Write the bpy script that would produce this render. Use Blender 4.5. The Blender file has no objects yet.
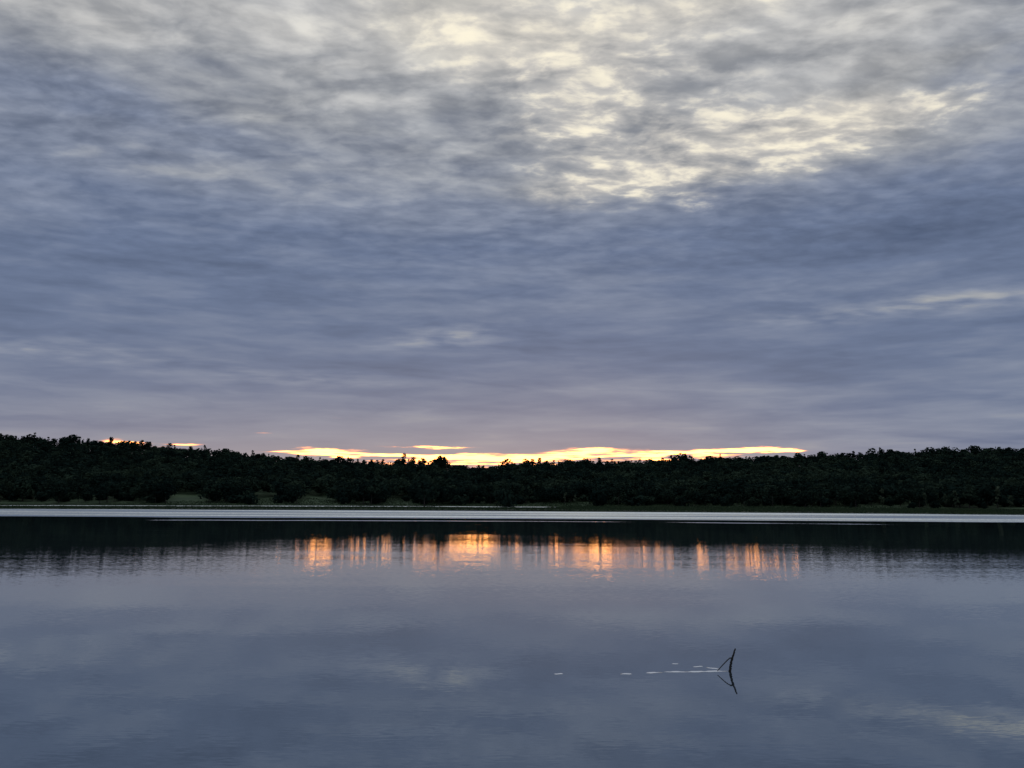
import bpy, math, random
import numpy as np
from mathutils import Matrix, Vector

scene = bpy.context.scene
COL = scene.collection

# ------------------------------------------------------------------ camera
CAM_H = 4.0
FPX = 773.0                      # focal length in pixels of a 1024 px wide frame
PITCH = math.radians(8.57)
ROLL = math.radians(0.34)
cam_d = bpy.data.cameras.new("camera")
cam_d.sensor_width = 36.0
cam_d.lens = FPX / 1024.0 * 36.0
cam_d.clip_start = 0.1
cam_d.clip_end = 20000.0
cam = bpy.data.objects.new("camera", cam_d)
COL.objects.link(cam)
CAM_M = Matrix.Rotation(math.pi / 2 + PITCH, 4, 'X') @ Matrix.Rotation(ROLL, 4, 'Z')
cam.matrix_world = Matrix.Translation((0, 0, CAM_H)) @ CAM_M
scene.camera = cam


def ray(px, py):
    """World direction seen at a point of the photograph (used to read off bearings)."""
    d = CAM_M.to_3x3() @ Vector(((px - 512) / FPX, (384 - py) / FPX, -1.0))
    return d.normalized()


def az_el(px, py):
    d = ray(px, py)
    return math.degrees(math.atan2(d.x, d.y)), math.degrees(math.asin(d.z))


def at_depth(px, py, depth):
    d = ray(px, py)
    k = depth / d.y
    return d.x * k, depth, CAM_H + d.z * k


def on_water(px, py):
    d = ray(px, py)
    k = -CAM_H / d.z
    return d.x * k, d.y * k


def lin(r, g, b):
    def f(c):
        c /= 255.0
        return c / 12.92 if c <= 0.04045 else ((c + 0.055) / 1.055) ** 2.4
    return (f(r), f(g), f(b), 1.0)


# ------------------------------------------------------------------ render settings
scene.view_settings.view_transform = 'Standard'
scene.view_settings.look = 'None'
scene.view_settings.exposure = 0.0
scene.view_settings.gamma = 1.0
scene.view_settings.use_curve_mapping = False
scene.cycles.max_bounces = 5
scene.cycles.diffuse_bounces = 2
scene.cycles.glossy_bounces = 3


# ------------------------------------------------------------------ node helper
class Net:
    def __init__(self, tree):
        self.t = tree

    def node(self, kind, **kw):
        n = self.t.nodes.new(kind)
        for k, v in kw.items():
            setattr(n, k, v)
        return n

    def put(self, sock, v):
        if isinstance(v, S):
            self.t.links.new(v.s, sock)
        elif v is not None:
            sock.default_value = v

    def math(self, op, a, b=None, c=None, clamp=False):
        n = self.node('ShaderNodeMath', operation=op, use_clamp=clamp)
        for i, v in enumerate((a, b, c)):
            if v is not None:
                self.put(n.inputs[i], v)
        return S(self, n.outputs[0])

    def vec(self, x, y, z):
        n = self.node('ShaderNodeCombineXYZ')
        for i, v in enumerate((x, y, z)):
            self.put(n.inputs[i], v)
        return S(self, n.outputs[0])

    def noise(self, v, scale=1.0, detail=4.0, rough=0.5, dist=0.0, color=False):
        n = self.node('ShaderNodeTexNoise', noise_dimensions='3D')
        self.put(n.inputs['Vector'], v)
        n.inputs['Scale'].default_value = scale
        n.inputs['Detail'].default_value = detail
        n.inputs['Roughness'].default_value = rough
        n.inputs['Distortion'].default_value = dist
        return S(self, n.outputs['Color' if color else 'Fac'])

    def cells(self, v, smoothness=0.6):
        n = self.node('ShaderNodeTexVoronoi', voronoi_dimensions='3D', feature='SMOOTH_F1')
        self.put(n.inputs['Vector'], v)
        n.inputs['Scale'].default_value = 1.0
        n.inputs['Smoothness'].default_value = smoothness
        return S(self, n.outputs['Distance'])

    def step(self, x, lo, hi):
        n = self.node('ShaderNodeMapRange', interpolation_type='SMOOTHSTEP')
        self.put(n.inputs['Value'], x)
        self.put(n.inputs['From Min'], lo)
        self.put(n.inputs['From Max'], hi)
        return S(self, n.outputs[0])

    def ramp(self, x, stops, interp='LINEAR'):
        n = self.node('ShaderNodeValToRGB')
        r = n.color_ramp
        r.interpolation = interp
        while len(r.elements) < len(stops):
            r.elements.new(0.5)
        for e, (p, c) in zip(r.elements, stops):
            e.position = p
        for e, (p, c) in zip(r.elements, stops):
            e.color = c if isinstance(c, tuple) else (c, c, c, 1)
        self.put(n.inputs[0], x)
        return S(self, n.outputs[0])

    def mix(self, f, a, b, blend='MIX'):
        n = self.node('ShaderNodeMix', data_type='RGBA', blend_type=blend)
        self.put(n.inputs[0], f)
        self.put(n.inputs[6], a)
        self.put(n.inputs[7], b)
        return S(self, n.outputs[2])

    def split(self, v):
        n = self.node('ShaderNodeSeparateXYZ')
        self.put(n.inputs[0], v)
        return [S(self, o) for o in n.outputs]


class S:
    def __init__(self, net, s):
        self.n, self.s = net, s

    def __add__(self, o): return self.n.math('ADD', self, o)
    __radd__ = __add__
    def __sub__(self, o): return self.n.math('SUBTRACT', self, o)
    def __rsub__(self, o): return self.n.math('SUBTRACT', o, self)
    def __mul__(self, o): return self.n.math('MULTIPLY', self, o)
    __rmul__ = __mul__
    def __truediv__(self, o): return self.n.math('DIVIDE', self, o)
    def __rtruediv__(self, o): return self.n.math('DIVIDE', o, self)


# ------------------------------------------------------------------ sky
SUN_AZ, SUN_EL = az_el(600, 474)
world = bpy.data.worlds.new("World")
scene.world = world
world.use_nodes = True
wt = world.node_tree
wt.nodes.clear()
N = Net(wt)
tc = N.node('ShaderNodeTexCoord')
dx, dy, dz = N.split(S(N, tc.outputs['Generated']))
DEG = 180.0 / math.pi
A = N.math('ARCTAN2', dx, dy) * DEG
L = N.math('ARCSINE', dz) * DEG
up = N.math('MAXIMUM', dz, 0.0)
inv = 1.0 / (up + 0.075)
cx, cy = dx * inv, dy * inv                       # the flat cloud deck seen from below
warp = N.noise(N.vec(cx * 1.3, cy * 2.0, 7.3), 1.0, 3, 0.5) - 0.5
wx = cx + warp * 0.35
wy = cy + warp * 0.22
n_big = N.noise(N.vec(wx * 1.1, wy * 1.7, 3.1), 1.0, 3, 0.5) - 0.5
small = N.noise(N.vec(cx * 5.0, cy * 6.0, 17.3), 1.0, 3, 0.5) - 0.5
ux, uy = cx + warp * 0.08 + small * 0.07, cy + warp * 0.06 + small * 0.05
puff = N.noise(N.vec(ux * 4.6, uy * 8.0, 1.7), 1.0, 4, 0.50)
tuft = N.noise(N.vec(ux * 13.0, uy * 20.0, 5.2), 1.0, 4, 0.58)
cell = N.cells(N.vec(ux * 6.5 + small * 0.5, uy * 10.5 + small * 0.8, 0.5), 0.7)
cell2 = N.cells(N.vec(ux * 15.0 + small * 1.2, uy * 22.0 + small * 1.6, 3.5), 0.5)
n_mid = (N.step(puff, 0.30, 0.70) - 0.5) * 0.65 + (0.42 - cell) * 0.85
n_fine = (N.step(tuft, 0.30, 0.70) - 0.5) * 0.7 + (0.42 - cell2) * 0.7
lowband = N.noise(N.vec(A * 0.12 + warp * 1.2, L * 0.85 + warp * 1.0, 6.6), 1.0, 4, 0.5) - 0.5
lowfine = N.noise(N.vec(A * 0.40 + warp * 1.0, L * 2.6 + warp * 1.5, 3.6), 1.0, 3, 0.5) - 0.5
n_streak = N.noise(N.vec(A * 0.045, L * 0.55, 2.2), 1.0, 4, 0.5) - 0.5


def blob(px, py, sx, sy, amp, tilt=0.0, a=None, l=None):
    """A soft lighter or darker stretch of cloud; sx, sy are half widths in photo pixels at its bearing."""
    a0, e0 = az_el(px, py)
    sa = abs(az_el(px + sx, py)[0] - az_el(px - sx, py)[0]) / 2
    sl = abs(az_el(px, py + sy)[1] - az_el(px, py - sy)[1]) / 2
    da = (a or A) - a0
    dl = (l or L) - e0
    if tilt:
        dl = dl - da * tilt
    da = da * (1 / sa)
    dl = dl * (1 / sl)
    return N.math('EXPONENT', (da * da + dl * dl) * -1.0) * amp


wob = N.noise(N.vec(cx * 2.2, cy * 3.6, 11.0), 1.0, 4, 0.55) - 0.5
Aw = A + wob * 16.0
Lw = L + wob * 5.0

glow = blob(450, 20, 130, 60, 0.62, a=Aw, l=Lw)
for args in ((560, 60, 130, 55, 0.55), (640, 125, 150, 55, 0.60), (820, 130, 130, 34, 0.85), (660, 175, 130, 24, 0.55),
             (720, 0, 190, 28, 0.55), (930, 105, 50, 16, 0.12)):
    glow = glow + blob(*args, a=Aw, l=Lw)
glow = N.math('MINIMUM', glow, 1.15)

front = N.step(dy, -0.15, 0.35)
T = N.ramp(L * (1 / 90.0), [(0.0, 0.41), (0.03, 0.41), (0.07, 0.36), (0.11, 0.30), (0.17, 0.31), (0.215, 0.37), (0.26, 0.45),
                            (0.31, 0.54), (0.36, 0.62), (0.43, 0.66), (0.55, 0.64), (1.0, 0.66)])
T = N.math('MULTIPLY', T, 1.0)
hi = N.step(L, 8.0, 27.0)
lo = 1.0 - hi
det = (n_mid * 0.34 + n_fine * 0.30) * (hi * 0.90 + 0.10) + (lowband * 0.85 + lowfine * 0.22) * lo
soft = N.noise(N.vec(wx * 1.1, wy * 1.5, 21.0), 1.0, 3, 0.45) - 0.5
t = T + n_big * (hi * 0.20 + 0.10) + n_streak * 0.14 + soft * 0.24 + det * 0.26 + glow * 0.19 + lowband * lo * 0.10
for args in ((940, 303, 140, 9, 0.12, -0.02), (850, 316, 110, 10, 0.07), (445, 338, 55, 12, 0.13), (70, 352, 130, 12, 0.07),
             (290, 378, 120, 8, 0.06), (280, 52, 160, 30, 0.05), (60, 30, 130, 40, 0.03), (110, 95, 150, 35, -0.05),
             (980, 70, 90, 40, -0.10), (960, 160, 120, 22, -0.03), (860, 235, 260, 38, -0.06), (330, 240, 260, 60, -0.02),
             (560, 225, 180, 18, 0.03), (900, 10, 130, 22, 0.03), (250, 110, 90, 14, 0.06), (190, 170, 150, 16, 0.06)):
    t = t + blob(*args, a=A + wob * 6.0, l=L + wob * 1.6) * (n_mid * 2.2 + 1.0)
t = t - (1.0 - front) * 0.20
cloud = N.ramp(t, [(0.0, lin(60, 72, 96)), (0.16, lin(82, 96, 123)), (0.30, lin(104, 118, 146)), (0.42, lin(128, 138, 159)),
                   (0.55, lin(157, 161, 168)), (0.68, lin(188, 187, 184)), (0.80, lin(216, 211, 196)), (0.91, lin(248, 240, 212)),
                   (1.0, lin(255, 250, 222))])
bw = N.node('ShaderNodeRGBToBW')
N.put(bw.inputs[0], cloud)
grey = N.mix(1.0, N.vec(0.985, 1.0, 1.06), S(N, bw.outputs[0]), 'MULTIPLY')
cloud = N.mix(N.step(L, 16.0, 33.0) * 0.25, cloud, grey)
lum = det * (hi * 0.85 + 0.10) + 1.0
cloud = N.mix(1.0, cloud, N.vec(lum, lum, lum), 'MULTIPLY')
sp_ = n_mid * 0.42 + n_fine * 0.50 + (tuft - 0.5) * 0.5 + glow * 0.24
cream = N.step(glow, 0.10, 1.0) * N.step(sp_, -0.35, 0.45) * 0.55
cloud = N.mix(cream, cloud, lin(222, 214, 202))
shine = N.step(sp_, 0.12, 0.66) * N.step(glow, 0.08, 0.6)
cloud = N.mix(shine * 0.95, cloud, lin(255, 246, 222))
# unseen sky overhead, made paler so the ruffled water reflects brighter
cloud = N.mix(N.step(L, 35.5, 46.0) * 0.95, cloud, lin(230, 238, 255))
# dust-pink air low over the horizon towards the sunset
pink = N.math('EXPONENT', N.math('MAXIMUM', L - 2.5, 0.0) * -0.30) * N.math('EXPONENT', (A - SUN_AZ + 15.0) * (A - SUN_AZ + 15.0) * -0.0011)
cloud = N.mix(pink * 0.85, cloud, lin(176, 159, 158))
# the long gap under the cloud deck where the sunset shows
gw = N.noise(N.vec(A * 0.28, L * 2.6, 4.4), 1.0, 4, 0.55) - 0.5
gw2 = N.noise(N.vec(A * 0.5, L * 7.5, 9.4), 1.0, 3, 0.55) - 0.5
Ag, Lg = A + gw * 2.0, L + gw * 0.75 + gw2 * 0.25
gap = None
for args in ((128, 441.5, 26, 3.0, 0.75), (180, 446, 26, 2.2, 0.5), (322, 452, 50, 2.7, 1.0), (392, 455.5, 55, 2.0, 0.9),
             (430, 447, 50, 1.2, 0.6), (452, 457, 65, 2.8, 0.95), (500, 459, 60, 3.6, 0.9), (552, 455, 46, 2.6, 0.85),
             (597, 451.0, 42, 2.8, 1.05), (640, 455, 40, 2.2, 0.6), (695, 452, 48, 2.6, 0.95), (752, 450, 46, 2.8, 1.05),
             (784, 450.5, 16, 2.4, 0.7), (400, 462, 80, 3.4, 0.34), (520, 464, 90, 4.0, 0.40), (610, 459, 70, 3.0, 0.36), (700, 457, 70, 2.6, 0.36),
             (262, 433, 14, 1.0, 0.35), (348, 419, 45, 1.2, 0.20)):
    b = blob(*args, a=Ag, l=Lg)
    gap = b if gap is None else gap + b
gap_v = gap + gw2 * 2.8 * N.step(gap, 0.1, 0.5)
gap_f = N.math('POWER', N.step(gap_v, 0.04, 0.95), 1.6)
gap_c = N.ramp(gap_v, [(0.15, (0.68, 0.36, 0.26, 1)), (0.40, (2.0, 0.76, 0.32, 1)), (0.70, (4.6, 1.50, 0.44, 1)), (1.0, (7.5, 2.7, 0.66, 1))])
skyc = N.mix(gap_f, cloud, gap_c)
skyc = N.mix(N.step(dz, -0.004, -0.06), skyc, lin(60, 68, 80))
nish = N.node('ShaderNodeTexSky', sky_type='NISHITA', sun_disc=False)
nish.sun_elevation = math.radians(SUN_EL)
nish.sun_rotation = math.radians(SUN_AZ)
bg = N.node('ShaderNodeBackground')
bg.inputs['Strength'].default_value = 0.1
ten = N.mix(1.0, skyc, (10.0, 10.0, 10.0, 1.0), 'MULTIPLY')
thin = N.mix(0.02, (0, 0, 0, 1), S(N, nish.outputs[0]))
add = N.mix(1.0, ten, thin, 'ADD')
for nd in (ten, add):
    nd.s.node.clamp_result = False
N.t.links.new(add.s, bg.inputs['Color'])
wo = N.node('ShaderNodeOutputWorld')
N.t.links.new(bg.outputs[0], wo.inputs[0])
world.cycles.sampling_method = 'MANUAL'
world.cycles.sample_map_resolution = 1024

# low sun behind the wood, veiled by the cloud bank
sun_d = bpy.data.lights.new("sun", 'SUN')
sun_d.energy = 0.35
sun_d.angle = math.radians(0.6)
sun_d.color = (1.0, 0.62, 0.32)
sun = bpy.data.objects.new("sun", sun_d)
COL.objects.link(sun)
sd = Vector((math.sin(math.radians(SUN_AZ)) * math.cos(math.radians(SUN_EL)), math.cos(math.radians(SUN_AZ)) * math.cos(math.radians(SUN_EL)),
             math.sin(math.radians(SUN_EL))))
sun.rotation_euler = (-sd).to_track_quat('-Z', 'Y').to_euler()

# ------------------------------------------------------------------ the land's shape
rng = np.random.default_rng(11)


def smooth(a, b, v):
    s = np.clip((v - a) / (b - a), 0, 1)
    return s * s * (3 - 2 * s)


def wavy(x, seed, scales):
    r = np.random.default_rng(seed)
    out = np.zeros_like(np.asarray(x, float))
    for wl, am in scales:
        out = out + am * np.sin(np.asarray(x) * (2 * math.pi / wl) + r.uniform(0, 6.28))
    return out


RIDGE_Y = 760.0
# treetops seen along the skyline: photo column, row
SKY = [(-260, 424), (-120, 427), (0, 433), (40, 436.5), (80, 439.5), (120, 441), (160, 445), (200, 447), (240, 451), (290, 456), (330, 459),
       (400, 461), (440, 462), (480, 466), (520, 462), (560, 461), (600, 460.5), (650, 459), (700, 457.5), (760, 456), (800, 454.5),
       (850, 452), (900, 451.5), (950, 449.5), (1000, 447), (1040, 446), (1140, 442), (1280, 440)]
TOPS = [at_depth(px, py, RIDGE_Y) for px, py in SKY]
TOP_X = np.array([p[0] for p in TOPS])
TOP_Z = np.array([p[2] for p in TOPS])
TREE = 13.0


def skyline(x):
    return np.interp(x, TOP_X, TOP_Z)


def shore_y(x):                 # the near edge of the far bank
    return 345.0 - 78.0 * np.clip(np.abs(x) / 210.0, 0, 2.0) ** 1.6 + wavy(x, 5, [(90, 3.0), (37, 1.5), (13, .6)])


def inlet(x):                   # 1 where a narrow arm of water lies behind the bank
    return smooth(45, 5, x) * smooth(-1100, -1000, x)


def ground(x, y):
    x = np.asarray(x, float)
    y = np.asarray(y, float)
    s = shore_y(x)
    back = s + 100 + wavy(x, 9, [(120, 4), (45, 2)])
    front = s + 165 + wavy(x, 10, [(140, 4), (50, 2)])
    z = -2.2 + 2.32 * smooth(s - 14, s + 2.0, y) + 0.10 * smooth(s, s + 30, y)
    z = z - 0.9 * inlet(x) * smooth(back - 8, back + 8, y) * smooth(front + 9, front - 7, y)
    base = np.maximum(s + 175, 470)
    hill = np.clip((y - base) / (RIDGE_Y - base), 0, 1)
    hill = hill ** 1.3
    top = skyline(x) - TREE - 0.3
    z = z + (top) * hill + 0.5 * smooth(base - 10, base + 20, y)
    z = z + wavy(x + y * 0.6, 21, [(70, .5), (33, .3)]) * smooth(base, base + 60, y)
    z = z - 0.02 * np.clip(y - RIDGE_Y - 25, 0, 600)
    near = smooth(13.5, -1.0, y + wavy(x, 31, [(11, .6), (4, .3)]))
    z = np.maximum(z, -2.2 + 5.6 * near)
    return z


# ------------------------------------------------------------------ helpers for objects
def link(name, mesh, mat=None, parent=None):
    o = bpy.data.objects.new(name, mesh)
    COL.objects.link(o)
    if mat is not None and len(mesh.materials) == 0:
        mesh.materials.append(mat)
    if parent is not None:
        o.parent = parent
    return o


def tag(o, label=None, cat=None, group=None, kind=None):
    for k, v in (("label", label), ("category", cat), ("group", group), ("kind", kind)):
        if v:
            o[k] = v
    return o


def mesh_np(name, verts, faces, smooth_shade=False, tint=None):
    """faces: array (n, k) of vertex indices."""
    me = bpy.data.meshes.new(name)
    v = np.asarray(verts, np.float32)
    f = np.asarray(faces, np.int32)
    k = f.shape[1]
    me.vertices.add(len(v))
    me.vertices.foreach_set("co", v.ravel())
    me.loops.add(f.size)
    me.loops.foreach_set("vertex_index", f.ravel())
    me.polygons.add(len(f))
    me.polygons.foreach_set("loop_start", np.arange(0, f.size, k, dtype=np.int32))
    me.polygons.foreach_set("loop_total", np.full(len(f), k, np.int32))
    me.polygons.foreach_set("use_smooth", np.full(len(f), smooth_shade, bool))
    if tint is not None:
        at = me.attributes.new("tint", 'FLOAT', 'FACE')
        at.data.foreach_set("value", np.asarray(tint, np.float32))
    me.update(calc_edges=True)
    me.validate()
    return me


def material(name):
    m = bpy.data.materials.new(name)
    m.use_nodes = True
    m.node_tree.nodes.clear()
    return m, Net(m.node_tree)


def finish(net, shader_out):
    o = net.node('ShaderNodeOutputMaterial')
    net.t.links.new(shader_out, o.inputs['Surface'])


def principled(net, color, rough, spec=0.3, normal=None):
    b = net.node('ShaderNodeBsdfPrincipled')
    net.put(b.inputs['Base Color'], color)
    net.put(b.inputs['Roughness'], rough)
    b.inputs['Specular IOR Level'].default_value = spec
    if normal is not None:
        net.put(b.inputs['Normal'], normal)
    return b


def foliage_mat(name, c0, c1, c2):
    m, n = material(name)
    tint = n.node('ShaderNodeAttribute', attribute_name="tint")
    info = n.node('ShaderNodeObjectInfo')
    geo = n.node('ShaderNodeNewGeometry')
    ns = n.noise(S(n, geo.outputs['Position']), 0.022, 4, 0.6)
    v = S(n, tint.outputs['Fac']) * 0.55 + S(n, info.outputs['Random']) * 0.35 + (ns - 0.5) * 1.6 + 0.0
    c = n.ramp(v, [(0.0, c0), (0.5, c1), (1.0, c2)])
    d = n.node('ShaderNodeBsdfDiffuse')
    n.put(d.inputs[0], c)
    tr = n.node('ShaderNodeBsdfTranslucent')
    n.put(tr.inputs[0], c)
    mx = n.node('ShaderNodeMixShader')
    mx.inputs[0].default_value = 0.25
    n.t.links.new(d.outputs[0], mx.inputs[1])
    n.t.links.new(tr.outputs[0], mx.inputs[2])
    finish(n, mx.outputs[0])
    return m


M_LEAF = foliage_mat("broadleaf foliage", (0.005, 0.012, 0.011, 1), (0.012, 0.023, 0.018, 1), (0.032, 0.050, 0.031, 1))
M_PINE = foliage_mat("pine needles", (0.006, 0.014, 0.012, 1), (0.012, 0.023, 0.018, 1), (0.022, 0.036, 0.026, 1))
M_PALE = foliage_mat("pale young foliage", (0.036, 0.052, 0.034, 1), (0.060, 0.080, 0.050, 1), (0.095, 0.115, 0.075, 1))

m, n = material("bark")
geo = n.node('ShaderNodeNewGeometry')
nb = n.noise(S(n, geo.outputs['Position']), 2.0, 4, 0.6)
finish(n, principled(n, n.ramp(nb, [(0.3, (0.02, 0.017, 0.014, 1)), (0.7, (0.06, 0.05, 0.042, 1))]), 0.9).outputs[0])
M_BARK = m

m, n = material("wet dead wood")
geo = n.node('ShaderNodeNewGeometry')
nb = n.noise(S(n, geo.outputs['Position']), 40.0, 4, 0.6)
finish(n, principled(n, n.ramp(nb, [(0.3, (0.008, 0.008, 0.009, 1)), (0.7, (0.024, 0.021, 0.019, 1))]), 0.7).outputs[0])
M_STICK = m

# ground: soil of the wood, grass where it is open
m, n = material("ground")
geo = n.node('ShaderNodeNewGeometry')
P = S(n, geo.outputs['Position'])
gx, gy, gz = n.split(P)
big = n.noise(P, 0.035, 4, 0.55)
fine = n.noise(P, 0.5, 5, 0.6)
grass = n.ramp(big * 0.6 + fine * 0.4, [(0.3, (0.020, 0.036, 0.018, 1)), (0.55, (0.032, 0.054, 0.024, 1)), (0.75, (0.052, 0.074, 0.036, 1))])
mud = n.ramp(fine, [(0.3, (0.020, 0.018, 0.014, 1)), (0.7, (0.045, 0.038, 0.030, 1))])
col = n.mix(n.step(gz, 0.02, 0.14), mud, grass)
finish(n, principled(n, col, 0.95, 0.2).outputs[0])
M_GROUND = m

m, n = material("marsh grass")
info = n.node('ShaderNodeAttribute', attribute_name="tint")
geo = n.node('ShaderNodeNewGeometry')
big = n.noise(S(n, geo.outputs['Position']), 0.03, 3, 0.5)
c = n.ramp(S(n, info.outputs['Fac']) * 0.5 + big * 0.5, [(0.2, (0.016, 0.030, 0.014, 1)), (0.5, (0.030, 0.052, 0.022, 1)), (0.8, (0.055, 0.078, 0.036, 1))])
finish(n, principled(n, c, 0.9, 0.2).outputs[0])
M_GRASS = m

# ------------------------------------------------------------------ water
m, n = material("lake water")
geo = n.node('ShaderNodeNewGeometry')
P = S(n, geo.outputs['Position'])
wxx, wyy, _ = n.split(P)


def slopes(sx, sy, seed, detail, rough):
    c = n.noise(n.vec(wxx * sx, wyy * sy, seed), 1.0, detail, rough, color=True)
    a, b, _c = n.split(c)
    return a - 0.5, b - 0.5


edge = n.noise(n.vec(wxx * 0.012, wyy * 0.01, 4.0), 1.0, 3, 0.5) - 0.5
yy = wyy + edge * 26.0 + n.math('MULTIPLY', wxx * wxx, 0.00055)
# the breeze-ruffled belt in front of the far bank
belt = n.step(yy, 174.0, 180.0) * n.step(yy, 302.0, 290.0)
belt_in = n.noise(n.vec(wxx * 0.003, wyy * 0.035, 8.0), 1.0, 3, 0.6)
belt = belt * (n.step(belt_in, 0.38, 0.56) * 0.60 + 0.40)
arm = n.step(wyy, 385.0, 392.0)
thin_line = n.step(yy, 150.0, 152.0) * n.step(yy, 157.0, 155.0) * n.step(n.noise(n.vec(wxx * 0.015, 1.0, 2.0), 1.0, 2, 0.5), 0.42, 0.58) * 0.16
# a few cat's-paws scattered over the calm part
paw_n = n.noise(n.vec(wxx * 0.06, wyy * 0.28, 12.0), 1.0, 3, 0.55)
paw = n.step(paw_n, 0.70, 0.78) * n.step(yy, 50.0, 65.0) * n.step(yy, 150.0, 120.0) * 0.10
ruffle = n.math('MAXIMUM', n.math('MAXIMUM', n.math('MAXIMUM', belt, arm), thin_line), paw)
ax, ay = slopes(3.6, 18.0, 1.0, 2, 0.5)         # small wavelets with long crests across the view
bx_, by_ = slopes(0.05, 0.30, 2.0, 2, 0.5)       # slow undulation
rx, ry = slopes(2.2, 4.0, 3.0, 3, 0.6)           # the ruffled belt's chop
calm = n.ramp(yy * (1 / 200.0), [(0.0, 0.020), (0.12, 0.024), (0.17, 0.036), (0.22, 0.070), (0.30, 0.062), (0.42, 0.036), (0.8, 0.03), (1.0, 0.03)])
sx_ = ax * calm * 0.30 + bx_ * 0.010 + rx * ruffle * 1.0
sy_ = ay * calm + by_ * 0.014 + ry * ruffle * 1.2 - ruffle * 0.36
nv = n.node('ShaderNodeVectorMath', operation='NORMALIZE')
n.put(nv.inputs[0], n.vec(sx_, sy_, 1.0))
NORM = S(n, nv.outputs[0])
fr = n.node('ShaderNodeFresnel')
fr.inputs['IOR'].default_value = 1.33
n.put(fr.inputs['Normal'], NORM)
gl = n.node('ShaderNodeBsdfGlossy')
gl.inputs['Roughness'].default_value = 0.02
n.put(gl.inputs['Color'], (0.91, 0.97, 0.98, 1))
n.put(gl.inputs['Normal'], NORM)
di = n.node('ShaderNodeBsdfDiffuse')
n.put(di.inputs['Color'], (0.015, 0.021, 0.025, 1))
mx = n.node('ShaderNodeMixShader')
n.put(mx.inputs[0], S(n, fr.outputs[0]) * 0.61 + 0.36 + ruffle * 0.20)
n.t.links.new(di.outputs[0], mx.inputs[1])
n.t.links.new(gl.outputs[0], mx.inputs[2])
finish(n, mx.outputs[0])
M_WATER = m

# ------------------------------------------------------------------ ground and lake sheets
gxs = np.unique(np.concatenate([np.linspace(-4000, -700, 34), np.linspace(-700, 700, 241), np.linspace(700, 4000, 34)]))
gys = np.unique(np.concatenate([np.linspace(-400, -20, 12), np.linspace(-20, 20, 21), np.linspace(20, 200, 19), np.linspace(200, 540, 205),
                                np.linspace(540, 820, 70), np.linspace(820, 6000, 40)]))
X, Y = np.meshgrid(gxs, gys)
Z = ground(X, Y)
nx, ny = len(gxs), len(gys)
idx = np.arange(nx * ny).reshape(ny, nx)
quads = np.stack([idx[:-1, :-1], idx[:-1, 1:], idx[1:, 1:], idx[1:, :-1]], -1).reshape(-1, 4)
g = link("ground", mesh_np("ground", np.stack([X, Y, Z], -1).reshape(-1, 3), quads, True), M_GROUND)
tag(g, "dark grassy ground rising from the far bank to the wooded ridge", "ground", kind="structure")

w = link("water", mesh_np("water", [(-4000, -12, 0), (4000, -12, 0), (4000, 540, 0), (-4000, 540, 0)], [(0, 1, 2, 3)]), M_WATER)
tag(w, "calm grey blue lake mirroring the sunset sky", "lake", kind="structure")


# ------------------------------------------------------------------ trees
def leaf_quads(r, centres, normals, size, jitter=0.5):
    """Small quads standing at CENTRES, each turned roughly along NORMALS."""
    k = len(centres)
    nrm = normals + r.normal(0, jitter, (k, 3))
    nrm /= np.linalg.norm(nrm, axis=1, keepdims=True) + 1e-9
    ref = r.normal(0, 1, (k, 3))
    u = np.cross(nrm, ref)
    u /= np.linalg.norm(u, axis=1, keepdims=True) + 1e-9
    v = np.cross(nrm, u)
    s = size * r.uniform(0.6, 1.4, (k, 1))
    a = r.uniform(0.55, 1.0, (k, 1))
    pts = np.stack([centres - u * s - v * s * a * .4, centres + u * s * .3 - v * s * a, centres + u * s + v * s * a * .4, centres - u * s * .3 + v * s * a], 1)
    return pts.reshape(-1, 3), np.arange(k * 4).reshape(-1, 4)


def lobes_cloud(r, lobes, count):
    """Points in the outer part of a set of ellipsoid lobes: (centre, radii)."""
    vol = np.array([l[1][0] * l[1][1] + l[1][0] * l[1][2] for l in lobes])
    pick = r.choice(len(lobes), count, p=vol / vol.sum())
    d = r.normal(0, 1, (count, 3))
    d /= np.linalg.norm(d, axis=1, keepdims=True)
    rad = r.uniform(0.45, 1.0, (count, 1)) ** 0.5 * r.uniform(0.9, 1.08, (count, 1))
    c = np.array([l[0] for l in lobes])[pick]
    e = np.array([l[1] for l in lobes])[pick]
    return c + d * e * rad, d, pick


def crown_broadleaf(seed, h=12.0, wid=8.5, count=520, low=0.16):
    r = np.random.default_rng(seed)
    lobes = []
    for i in range(11):
        u = r.uniform(low + 0.1, 0.86)
        prof = math.sin(math.pi * min(1, max(0.08, (u - low + 0.12) / (1.12 - low)))) ** 0.7
        a = r.uniform(0, 6.28)
        rr = r.uniform(0.15, 0.62) * wid / 2 * prof
        s = r.uniform(0.26, 0.40) * wid * (0.55 + 0.45 * prof)
        lobes.append(((rr * math.cos(a), rr * math.sin(a), u * h), (s, s, s * r.uniform(.6, .85))))
    lobes.append(((r.uniform(-.5, .5), r.uniform(-.5, .5), h * .87), (wid * .2, wid * .2, h * .13)))
    p, d, pick = lobes_cloud(r, lobes, count)
    p[:, 2] = np.maximum(p[:, 2], h * low * r.uniform(0.7, 1.3, len(p)))
    v, f = leaf_quads(r, p, d, 0.62)
    lobe_t = r.uniform(0.2, 0.8, len(lobes))
    return v, f, np.clip(lobe_t[pick] + r.normal(0, .12, len(pick)), 0, 1)


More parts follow.
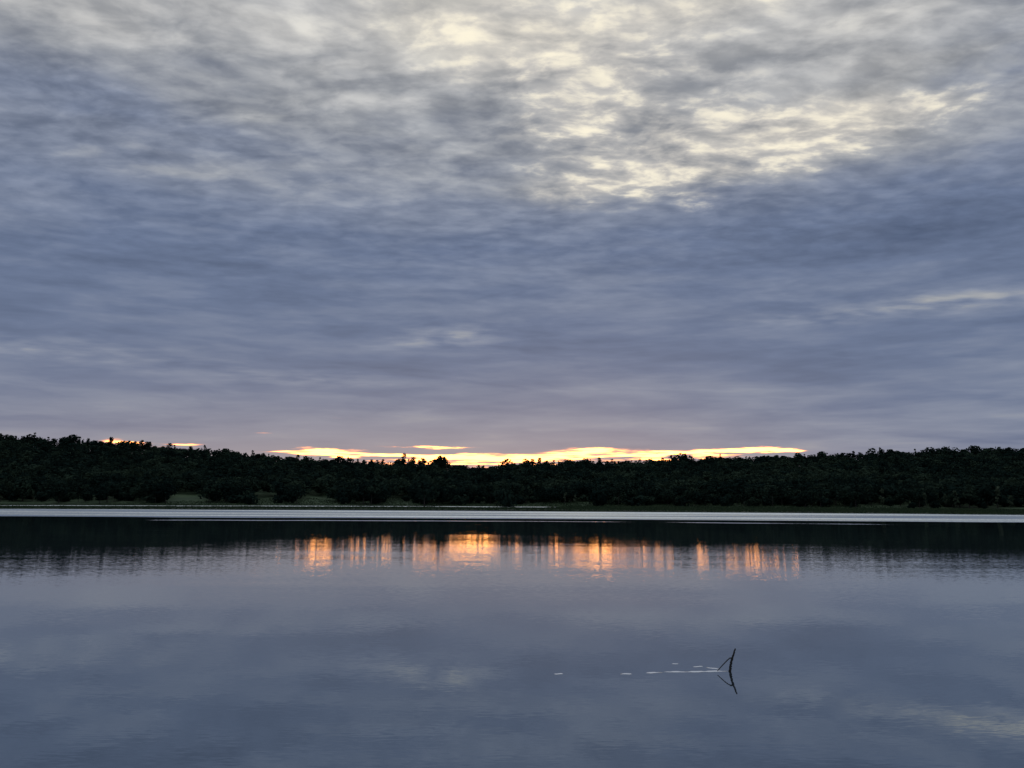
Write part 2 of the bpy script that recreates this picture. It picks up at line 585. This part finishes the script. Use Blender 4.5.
def crown_pine(seed, h=14.0, wid=6.0, count=420, low=0.35, spire=0.0):
    r = np.random.default_rng(seed)
    lobes = []
    tiers = 8
    for i in range(tiers):
        u = low + (0.97 - low) * (i + r.uniform(-.3, .3)) / (tiers - 1)
        u = min(0.95, u)
        f_ = (u - low) / (1 - low)
        prof = (1 - f_) ** (0.55 + spire) * (0.55 + 0.45 * min(1, f_ * 5 + .3))
        for j in range(2):
            a = r.uniform(0, 6.28)
            rr = wid / 2 * prof * r.uniform(0.3, 0.85)
            s = wid * r.uniform(0.15, 0.27) * (0.45 + 0.55 * prof)
            lobes.append(((rr * math.cos(a), rr * math.sin(a), u * h), (s, s, s * r.uniform(0.35, 0.6))))
    for q in range(5):
        u = low + .15 + (1 - low - .2) * q / 4
        s = wid * (.25 - .08 * q / 4)
        lobes.append(((r.uniform(-.4, .4), r.uniform(-.4, .4), h * u), (s, s, h * .065)))
    p, d, pick = lobes_cloud(r, lobes, count)
    v, f = leaf_quads(r, p, d, 0.42)
    lobe_t = r.uniform(0.2, 0.8, len(lobes))
    return v, f, np.clip(lobe_t[pick] + r.normal(0, .12, len(pick)), 0, 1)


def crown_bush(seed, h=6.0, wid=8.0, count=420):
    r = np.random.default_rng(seed)
    lobes = []
    for i in range(8):
        a = r.uniform(0, 6.28)
        rr = r.uniform(0, .55) * wid / 2
        s = wid * r.uniform(.2, .3)
        zc = h * r.uniform(.25, .66) * (1 - .35 * rr / (wid / 2))
        lobes.append(((rr * math.cos(a), rr * math.sin(a), zc), (s, s, min(s, h - zc) * .95)))
    p, d, pick = lobes_cloud(r, lobes, count)
    p[:, 2] = np.maximum(p[:, 2], r.uniform(0, .6, len(p)))
    v, f = leaf_quads(r, p, d, 0.48)
    lobe_t = r.uniform(0.2, 0.8, len(lobes))
    return v, f, np.clip(lobe_t[pick] + r.normal(0, .12, len(pick)), 0, 1)


def crown_sapling(seed, h=9.0, wid=4.0, count=150):
    r = np.random.default_rng(seed)
    lobes = []
    for i in range(7):
        u = r.uniform(.3, .95)
        a = r.uniform(0, 6.28)
        rr = r.uniform(.1, .6) * wid / 2
        s = wid * r.uniform(.12, .24)
        lobes.append(((rr * math.cos(a), rr * math.sin(a), u * h), (s, s, s * 1.1)))
    p, d, pick = lobes_cloud(r, lobes, count)
    v, f = leaf_quads(r, p, d, 0.34)
    return v, f, r.uniform(0, 1, len(pick))


def tube(points, radii, sides=7, cap=True):
    pts = [Vector(p) for p in points]
    vs, fs = [], []
    for i, p in enumerate(pts):
        t = (pts[min(i + 1, len(pts) - 1)] - pts[max(i - 1, 0)]).normalized()
        a = t.orthogonal().normalized() if abs(t.x) > .9 else t.cross(Vector((1, 0, 0))).normalized()
        b = t.cross(a)
        for k in range(sides):
            th = 2 * math.pi * k / sides
            vs.append(p + (a * math.cos(th) + b * math.sin(th)) * radii[i])
    for i in range(len(pts) - 1):
        for k in range(sides):
            q = (k + 1) % sides
            fs.append((i * sides + k, i * sides + q, (i + 1) * sides + q, (i + 1) * sides + k))
    if cap:
        fs.append(tuple(range(sides - 1, -1, -1)))
        fs.append(tuple((len(pts) - 1) * sides + k for k in range(sides)))
    return vs, fs


def trunk_mesh(seed, h, r0, limbs=5, low=.35):
    r = random.Random(seed)
    vs, fs = [], []

    def add(points, radii, sides):
        v, f = tube(points, radii, sides)
        b = len(vs)
        vs.extend(v)
        fs.extend(tuple(i + b for i in q) for q in f)
    lean = r.uniform(-.4, .4), r.uniform(-.4, .4)
    spine = [(lean[0] * u * u, lean[1] * u * u, -0.8 + (h * .86 + .8) * u) for u in (0, .1, .3, .5, .7, .9, 1)]
    add(spine, [r0 * k for k in (1.35, 1.0, .85, .66, .45, .2, .07)], 7)
    for i in range(limbs):
        u = low + (.85 - low) * (i + .5) / limbs
        a = r.uniform(0, 6.28)
        ln = h * .26 * (1.15 - u)
        z = h * .92 * u
        x0, y0 = lean[0] * u * u, lean[1] * u * u
        add([(x0, y0, z), (x0 + ln * .5 * math.cos(a), y0 + ln * .5 * math.sin(a), z + ln * .25), (x0 + ln * math.cos(a), y0 + ln * math.sin(a), z + ln * .65)],
            [r0 * .42 * (1.1 - u), r0 * .3 * (1.1 - u), r0 * .08], 5)
    me = bpy.data.meshes.new("trunk")
    me.from_pydata(vs, [], fs)
    me.update()
    me.materials.append(M_BARK)
    return me


RAW = {'broad': [crown_broadleaf(100 + i, wid=8.0 + 0.8 * i, low=.14 + .02 * i) for i in range(6)],
       'pine': [crown_pine(200 + i, wid=(6.4, 7.4, 8.4, 6.8, 5.8, 5.4, 7.8)[i], low=(.4, .5, .55, .3, .18, .14, .45)[i], spire=(0, -.15, -.2, .0, .15, .25, -.1)[i]) for i in range(7)],
       'bush': [crown_bush(300 + i, wid=7 + .7 * i) for i in range(4)],
       'sapling': [crown_sapling(400 + i) for i in range(3)]}
HEIGHT = {'broad': 12.0, 'pine': 14.0, 'bush': 6.0, 'sapling': 9.0}
MAT = {'broad': M_LEAF, 'pine': M_PINE, 'bush': M_LEAF, 'sapling': M_PALE}
NAME = {'broad': 'broadleaf_tree', 'pine': 'pine_tree', 'bush': 'bush', 'sapling': 'young_tree'}
CAT = {'broad': 'tree', 'pine': 'tree', 'bush': 'bush', 'sapling': 'tree'}
CROWN, TRUNK = {}, {}
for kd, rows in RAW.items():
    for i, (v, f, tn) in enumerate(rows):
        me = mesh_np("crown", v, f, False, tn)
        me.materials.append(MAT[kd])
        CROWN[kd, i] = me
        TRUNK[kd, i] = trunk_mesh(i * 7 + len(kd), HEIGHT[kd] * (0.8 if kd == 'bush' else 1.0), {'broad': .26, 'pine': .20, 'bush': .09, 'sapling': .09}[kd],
                                  5, .15 if kd == 'bush' else .35)
PROTO = {}


def plant(kd, i, x, y, h, wide=1.0, label=None, group=None, mat=None):
    z = float(ground(x, y))
    k = h / HEIGHT[kd]
    if (kd, i) not in PROTO:
        root = bpy.data.objects.new(NAME[kd], None)
        COL.objects.link(root)
        link("trunk", TRUNK[kd, i], None, root)
        link("crown", CROWN[kd, i], None, root)
        PROTO[kd, i] = root
    else:
        src = PROTO[kd, i]
        root = src.copy()
        COL.objects.link(root)
        for ch in src.children:
            c = ch.copy()
            COL.objects.link(c)
            c.parent = root
    for key in ("group", "label"):
        if key in root:
            del root[key]
    root.location = (x, y, z)
    root.rotation_euler = (0, 0, random.uniform(0, 6.283))
    root.scale = (k * wide, k * wide, k)
    root.empty_display_size = 0.5
    tag(root, label, CAT[kd], group)
    return root


random.seed(5)


def col_x(px, depth):
    return at_depth(px, 470, depth)[0]


def px_of(x, y):
    return 512 + FPX * x / y


individual = []                 # footprints already taken: x, y, radius


def taken(x, y, rad):
    return any((x - a) ** 2 + (y - b) ** 2 < (rad + c) ** 2 for a, b, c in individual)


# open meadow patches: photo columns, how far back the grass runs
MEADOW = [(178, 208, 548, 0), (263, 272, 525, 0), (310, 332, 562, 0), (389, 407, 535, 0), (530, 582, 540, 0)]


def in_meadow(x, y, rad=0.0):
    p = px_of(x, y)
    w_ = rad * FPX / y
    return any(a - w_ < p < b + w_ and y < back for a, b, back, _ in MEADOW)


# skyline: the tall cluster and other trees one can tell apart
named = [('pine', 3, 404, 453.0, 1.35, "tallest dark pine on the skyline, leftmost of the cluster rising into the orange gap"),
         ('pine', 1, 413, 457.0, 1.2, "tall dark pine standing close against the tallest pine's right side on the skyline"),
         ('pine', 2, 423, 458.0, 1.2, "flat topped dark pine in the middle of the tall skyline cluster before the orange gap"),
         ('broad', 1, 441, 455.5, 1.5, "tall rounded dark tree on the skyline, right end of the cluster before the orange gap"),
         ('pine', 0, 383, 459.0, .95, "lone thin pine with a tufted top just left of the tall skyline cluster"),
         ('pine', 5, 348, 457.0, .8, "narrow pointed pine poking into the left part of the orange gap"),
         ('pine', 4, 720, 454.0, .8, "thin pointed pine poking into the right part of the orange gap"),
         ('pine', 2, 142, 440.0, 1.0, "flat topped pine before the small orange glow on the left hill"),
         ('pine', 1, 150, 441.5, 1.0, "tufted pine just right of the flat topped one before the small orange glow"),
         ('broad', 3, 31, 434.0, 1.2, "broad rounded tree standing highest on the left hill's crest"),
         ('pine', 6, 111, 436.8, 1.1, "tall wide pine just left of the small orange glow on the left hill"),
         ('pine', 4, 880, 447.5, 1.0, "pointed tree standing clear on the right hill's skyline above the pale saplings"),
         ('pine', 5, 915, 449.0, 1.0, "pointed tree on the right hill's skyline, right of the taller pointed one"),
         ('broad', 2, 797, 452.6, 1.1, "small rounded tree at the right end of the orange gap")]
for kd, i, px, py, hh, lab in named:
    y = RIDGE_Y - 8 + random.uniform(-4, 4)
    x, _, z = at_depth(px, py, y)
    h = z - float(ground(x, y))
    plant(kd, i, x, y, max(6.0, h), 1.15 * TREE / max(h, 6.0) * hh, lab)
    individual.append((x, y, 1.6))

ZONES = [(-400, 160, "left hill's skyline", "crest of the left hill"), (160, 290, "left slope's skyline", "falling skyline left of the orange gap"),
         (290, 480, "skyline before the orange gap's left half", "ridge before the orange gap's left half"),
         (480, 660, "skyline before the orange gap's middle", "ridge before the orange gap's middle"),
         (660, 800, "skyline before the orange gap's right end", "ridge before the orange gap's right end"),
         (800, 1500, "right hill's skyline", "crest of the right hill")]
WORD = {'broad': ('rounded dark broadleaf tree', 'rounded broadleaf trees'), 'pine': ('ragged dark pine', 'ragged pines')}
px = -30.0
while px < 1056:
    left = px < 300
    piney = random.random() < (0.72 if px < 640 else 0.15)
    kd = 'pine' if piney else 'broad'
    y = RIDGE_Y + random.uniform(-14, 6)
    x = col_x(px, y)
    top = float(skyline(x)) + random.gauss(-0.4, 2.0 if px < 640 else 1.3) + (2.2 if random.random() < .12 else 0)
    h = top - float(ground(x, y))
    if not taken(x, y, 1.2) and h > 6:
        i = random.randrange(len(RAW[kd]))
        for a, b, where, grp in ZONES:
            if a <= px < b:
                plant(kd, i, x, y, h, (random.uniform(.7, 1.2) if piney else random.uniform(.95, 1.5)) * (1.15 if px > 640 else 1.0), f"{WORD[kd][0]} on the {where}", f"{WORD[kd][1]} on the {grp}")
        individual.append((x, y, 1.5))
    px += random.uniform(4.6, 9.5) * (1.3 if px > 640 else 1.0)

# pale saplings and bushes one can tell apart along the far bank
bank = [('sapling', 0, 882, 489.5, 424, 1.2, "pale feathery sapling before the dark wood, leftmost of the tall saplings on the right bank"),
        ('sapling', 1, 925, 491.5, 422, .9, "slim pale sapling on the right bank, second of the tall pale ones from the left"),
        ('sapling', 2, 945, 493.0, 421, .8, "thin dim sapling between the slim and the bushy pale ones on the right bank"),
        ('sapling', 0, 955, 491.0, 420, 1.1, "bushy pale sapling in the middle of the pale trees on the right bank"),
        ('sapling', 1, 996, 484.5, 420, 1.0, "tallest pale sapling on the right bank, upright before the dark wood"),
        ('sapling', 2, 1010, 494.5, 418, 1.1, "pale bushy sapling just right of the tallest one on the right bank"),
        ('bush', 0, 984, 501.0, 417, .55, "low pale shrub left of the tallest sapling on the right bank"),
        ('bush', 1, 851, 501.5, 422, .5, "small pale shrub at the left end of the right bank's saplings"),
        ('bush', 2, 912, 501.0, 424, .9, "low dark thicket between the saplings of the right bank"),
        ('sapling', 1, 565, 492.0, 466, .9, "pale leafy sapling behind the meadow near the middle of the far bank"),
        ('sapling', 2, 575, 494.0, 466, .9, "small pale shrub tree right of the leafy sapling behind the middle meadow"),
        ('bush', 2, 233, 485.0, 436, 1.25, "large rounded bush right of the left meadow patch, the taller of two"),
        ('bush', 3, 248, 488.5, 430, 1.05, "rounded lighter bush before the large one right of the left meadow patch"),
        ('bush', 0, 290, 484.0, 438, 1.2, "dark rounded bush left of the bright trapezoid meadow patch"),
        ('bush', 1, 343, 485.0, 438, 1.0, "dark rounded bush right of the bright trapezoid meadow patch"),
        ('bush', 3, 163, 485.0, 436, 1.25, "dark rounded bush left of the left meadow patch"),
        ('broad', 4, 425, 474.0, 446, 1.15, "large dark rounded tree on the bank below the tall skyline cluster"),
        ('broad', 0, 372, 480.0, 442, 1.1, "dark tree on the bank between two small meadow patches"),
        ('bush', 2, 505, 484.5, 438, 1.25, "dark broad bush left of the middle meadow patch"),
        ('bush', 0, 600, 487.0, 438, 1.2, "dark broad bush right of the middle meadow patch"),
        ('broad', 2, 108, 484.0, 440, 1.0, "lighter rounded tree low on the left hillside above the bank")]
PALE = {"low pale shrub", "small pale shrub"}
for kd, i, px, py, y, wide, lab in bank:
    y += 63 if px < 700 or kd != 'sapling' and px > 1100 else 46
    x, _, z = at_depth(px, py, y)
    h = z - float(ground(x, y))
    o = plant(kd, i, x, y, max(2.0, h), wide * (HEIGHT[kd] / max(h, 2.0)) ** .45, lab)
    individual.append((x, y, 2.5))

# front row of the wood, standing at the edge of the meadow
px = -40.0
while px < 1066:
    y = max(float(shore_y(col_x(px, 480))) + 182, 476) + random.uniform(-4, 26)
    x = col_x(px, y)
    kd = random.choice(['broad', 'broad', 'bush', 'broad', 'pine'])
    h = {'broad': random.uniform(9, 14), 'bush': random.uniform(4.5, 7.5), 'pine': random.uniform(10, 14)}[kd]
    if not taken(x, y, 2.2) and not in_meadow(x, y, 2.4):
        i = random.randrange(len(RAW[kd]))
        where, grp = (("bank below the left hill", "bank below the left hill") if px < 290 else
                      ("bank below the orange gap", "bank below the orange gap") if px < 800 else ("behind the right bank's saplings", "right bank behind the saplings"))
        lab, gl_ = {'broad': ("dark rounded tree", "dark rounded trees"), 'bush': ("dark low bush", "dark low bushes"), 'pine': ("dark narrow pine", "dark narrow pines")}[kd]
        plant(kd, i, x, y, h, random.uniform(.9, 1.25), f"{lab} at the wood's edge, {where}", f"{gl_} at the wood's edge on the {grp}")
        individual.append((x, y, 2.6))
    px += random.uniform(6.0, 11.0)

# the rest of the wood: one far-off mass
pts, fcs, tns = [], [], []
base = 0
rf = np.random.default_rng(77)
thin_raw = {k: [(v, f, t_) for v, f, t_ in RAW[k]] for k in ('broad', 'pine', 'bush')}
y = 486.0
while y < 772:
    half = 0.70 * y + 60
    x = -half + rf.uniform(0, 6)
    while x < half:
        xx, yy_ = x + rf.normal(0, 1.6), y + rf.normal(0, 2.0)
        if not in_meadow(xx, yy_, 2.6) and not taken(xx, yy_, 1.5) and yy_ > max(float(shore_y(xx)) + 184, 478):
            under = yy_ < max(float(shore_y(xx)) + 215, 505)
            kd = 'bush' if under and rf.random() < .55 else 'pine' if rf.random() < (0.25 if xx < 40 else 0.08) else 'broad'
            v, f, t_ = thin_raw[kd][rf.integers(len(thin_raw[kd]))]
            h = rf.uniform(9.5, 13.5) * (1.12 if kd == 'pine' else 1.0)
            h = min(h, float(skyline(xx)) - 0.8 - float(ground(xx, yy_))) if yy_ > 705 else h
            k = (max(h, 6.0) / HEIGHT[kd]) * (0.6 if kd == 'bush' else 1.0)
            take = rf.permutation(len(f))[:200]
            vv = v.reshape(-1, 4, 3)[take].reshape(-1, 3)
            kw = k * rf.uniform(1.0, 1.75)
            vv = (vv - vv.mean(0) * (1, 1, 0)) * (kw, kw, k)
            # fewer leaf clumps per tree than on the ones in the open, so each a little larger
            q = vv.reshape(-1, 4, 3)
            mid = q.mean(1, keepdims=True)
            q = mid + (q - mid) * 1.25
            a = rf.uniform(0, 6.283)
            ca, sa = math.cos(a), math.sin(a)
            q = q.reshape(-1, 3)
            q = np.stack([q[:, 0] * ca - q[:, 1] * sa + xx, q[:, 0] * sa + q[:, 1] * ca + yy_, q[:, 2] + float(ground(xx, yy_))], 1)
            pts.append(q)
            fcs.append(np.arange(len(q)).reshape(-1, 4) + base)
            base += len(q)
            tns.append(np.clip(t_[take] * .5 + rf.uniform(-.35, .65), 0, 1))
        x += rf.uniform(6.5, 12.0)
    y += 8.0
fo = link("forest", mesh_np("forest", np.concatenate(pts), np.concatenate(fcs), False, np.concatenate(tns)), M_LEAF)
tag(fo, "dark mixed wood covering the hillside between the bank and the ridge", "wood", kind="stuff")

# ------------------------------------------------------------------ bank grass
rg = np.random.default_rng(4)
cnt = 90000
gxr = rg.uniform(-330, 330, cnt)
s_ = shore_y(gxr)
dep = s_ + rg.uniform(0, 1, cnt) ** 1.3 * 230 - 1.0
gz_ = ground(gxr, dep)
ok = (gz_ > -0.06) & (dep < 600)
gxr, dep, gz_ = gxr[ok], dep[ok], gz_[ok]
hgt = rg.uniform(.12, .34, len(gxr)) * np.where(gxr > 20, 1.7, 1.0) * np.where(dep > shore_y(gxr) + 150, 1.8, 1.0)
ang = rg.normal(0, .6, len(gxr))
wd = rg.uniform(.12, .4, len(gxr))
ux, uy = np.cos(ang) * wd, np.sin(ang) * wd
lx, ly = rg.normal(0, .06, len(gxr)), rg.normal(0, .06, len(gxr))
q = np.stack([np.stack([gxr - ux, dep - uy, gz_ - .05], 1), np.stack([gxr + ux, dep + uy, gz_ - .05], 1),
              np.stack([gxr + ux * .5 + lx, dep + uy * .5 + ly, gz_ + hgt], 1), np.stack([gxr - ux * .6 + lx, dep - uy * .6 + ly, gz_ + hgt * .9], 1)], 1)
gr = link("grass", mesh_np("grass", q.reshape(-1, 3), np.arange(len(gxr) * 4).reshape(-1, 4), False, rg.uniform(0, 1, len(gxr))), M_GRASS)
tag(gr, "low green marsh grass along the far bank", "grass", kind="stuff")

# ------------------------------------------------------------------ the branch in the water
sx0, sy0 = on_water(729.8, 671.3)


def at_branch(px, py, toward=0.0):
    x, y_, z = at_depth(px, py, sy0 + toward)
    return (x, y_, z)


def smooth_mesh(name, points, radii, sides=10):
    v, f = tube(points, radii, sides)
    me = bpy.data.meshes.new(name)
    me.from_pydata(v, [], f)
    for p_ in me.polygons:
        p_.use_smooth = True
    me.update()
    me.materials.append(M_STICK)
    return me


def bend(points, k=5, wob_=0.0, seed=1):
    r = random.Random(seed)
    out = []
    P_ = [Vector(p_) for p_ in points]
    for i in range(len(P_) - 1):
        p0, p1, p2, p3 = P_[max(i - 1, 0)], P_[i], P_[i + 1], P_[min(i + 2, len(P_) - 1)]
        for j in range(k):
            u = j / k
            out.append(0.5 * ((2 * p1) + (p2 - p0) * u + (2 * p0 - 5 * p1 + 4 * p2 - p3) * u * u + (3 * p1 - p0 - 3 * p2 + p3) * u ** 3)
                       + Vector((r.uniform(-1, 1), r.uniform(-1, 1), 0)) * wob_)
    out.append(P_[-1])
    return out


stem_p = [at_branch(727.6, 690), at_branch(729.9, 671.3), at_branch(730.4, 667), at_branch(731.2, 662.5), at_branch(732.8, 656.8), at_branch(734.0, 652.5), at_branch(735.3, 648.4)]
sp = bend(stem_p, 4, .006)
branch = bpy.data.objects.new("branch", None)
COL.objects.link(branch)
branch.location = (sx0, sy0, 0)
tag(branch, "bare dark forked branch sticking up out of the calm lake", "branch")
off = Matrix.Translation((-sx0, -sy0, 0))
rad = np.interp(np.linspace(0, 1, len(sp)), [0, .5, .62, .68, .85, 1], [.034, .027, .026, .022, .020, .014]) * (1 + .14 * np.sin(np.arange(len(sp)) * 2.3))
me = smooth_mesh("stem", sp, list(rad))
me.transform(off)
link("stem", me, None, branch)
tw = bend([at_branch(732.4, 658.2), at_branch(729.8, 658.2, -.05), at_branch(727.0, 660.6, -.1), at_branch(723.5, 664.2, -.14), at_branch(720.6, 667.3, -.16), at_branch(717.5, 670.9, -.2)], 4, .002)
me = smooth_mesh("twig", tw, list(np.linspace(.016, .009, len(tw))), 8)
me.transform(off)
link("twig", me, None, branch)
kn = bend([at_branch(731.6, 661.0), at_branch(732.6, 659.6, -.02)], 3)
me = smooth_mesh("twig_stub", kn, list(np.linspace(.016, .009, len(kn))), 8)
me.transform(off)
link("twig_stub", me, None, branch)

# ripples trailing from the branch: low crests of water
m, n = material("ripple water")
gl = n.node('ShaderNodeBsdfGlossy')
gl.inputs['Roughness'].default_value = 0.08
n.put(gl.inputs['Color'], (0.96, 0.97, 1.0, 1))
di = n.node('ShaderNodeBsdfDiffuse')
n.put(di.inputs['Color'], (0.030, 0.042, 0.050, 1))
mx = n.node('ShaderNodeMixShader')
mx.inputs[0].default_value = 0.42
n.t.links.new(di.outputs[0], mx.inputs[1])
n.t.links.new(gl.outputs[0], mx.inputs[2])
finish(n, mx.outputs[0])
M_RIPPLE = m


def crest(px0, px1, py0, py1, thick, hgt_, seed):
    """One low wavelet between two points of the lake surface, tapered at its ends."""
    a = Vector((*on_water(px0, py0), 0))
    b = Vector((*on_water(px1, py1), 0))
    r = random.Random(seed)
    nseg = max(8, int((b - a).length / .05))
    prof = [(-1.0, -.02), (-.7, .25), (-.35, .75), (0.0, 1.0), (.4, .7), (.75, .25), (1.0, -.02)]
    t_ = (b - a).normalized()
    sdir = Vector((-t_.y, t_.x, 0))
    vs, fs = [], []
    ph = r.uniform(0, 6)
    for i in range(nseg + 1):
        u = i / nseg
        env = min(1.0, math.sin(math.pi * u) * 2.2) ** .6 if 0 < u < 1 else 0.02
        run = u * (b - a).length
        env *= max(.45, min(1.0, .95 + .35 * math.sin(run * 5.1 + ph) + .5 * math.sin(run * 13.7 + ph * 2) + .3 * math.sin(run * 31 + ph * 3)))
        c = a.lerp(b, u) + sdir * (math.sin(u * 7 + ph) * .015 + math.sin(u * 31 + ph) * .006)
        for s, z in prof:
            vs.append(c + sdir * s * thick * (.55 + .45 * min(1, math.sin(math.pi * min(1, max(0, u))) * 3)) + Vector((0, 0, z * hgt_ * env)))
    k = len(prof)
    for i in range(nseg):
        for j in range(k - 1):
            fs.append((i * k + j, (i + 1) * k + j, (i + 1) * k + j + 1, i * k + j + 1))
    me_ = bpy.data.meshes.new("ripple")
    me_.from_pydata(vs, [], fs)
    for p_ in me_.polygons:
        p_.use_smooth = True
    me_.update()
    me_.materials.append(M_RIPPLE)
    return me_


RIP = [(664, 729, 672.0, 671.2, .036, .020, "long bright ripple line running left from the foot of the branch"),
       (646, 663, 672.8, 672.5, .036, .020, "bright ripple dash just left of the long ripple line"),
       (620, 632, 674.0, 673.8, .030, .016, "small ripple dash midway left of the long ripple line"),
       (554, 563, 674.0, 673.8, .030, .016, "farthest small ripple dash, leftmost on the water"),
       (693, 703, 666.8, 666.4, .026, .014, "short ripple above the long line, left of the branch's twig"),
       (706, 720, 667.4, 669.2, .026, .014, "slanting ripple between the long line and the branch's twig"),
       (672, 679, 663.9, 663.7, .022, .011, "faint ripple dash above the middle of the long line")]
for k, (a, b, c, d, th, hg, lab) in enumerate(RIP):
    o = link("ripple", crest(a, b, c, d, th, hg, 60 + k))
    tag(o, lab, "ripple", "ripples beside the branch")
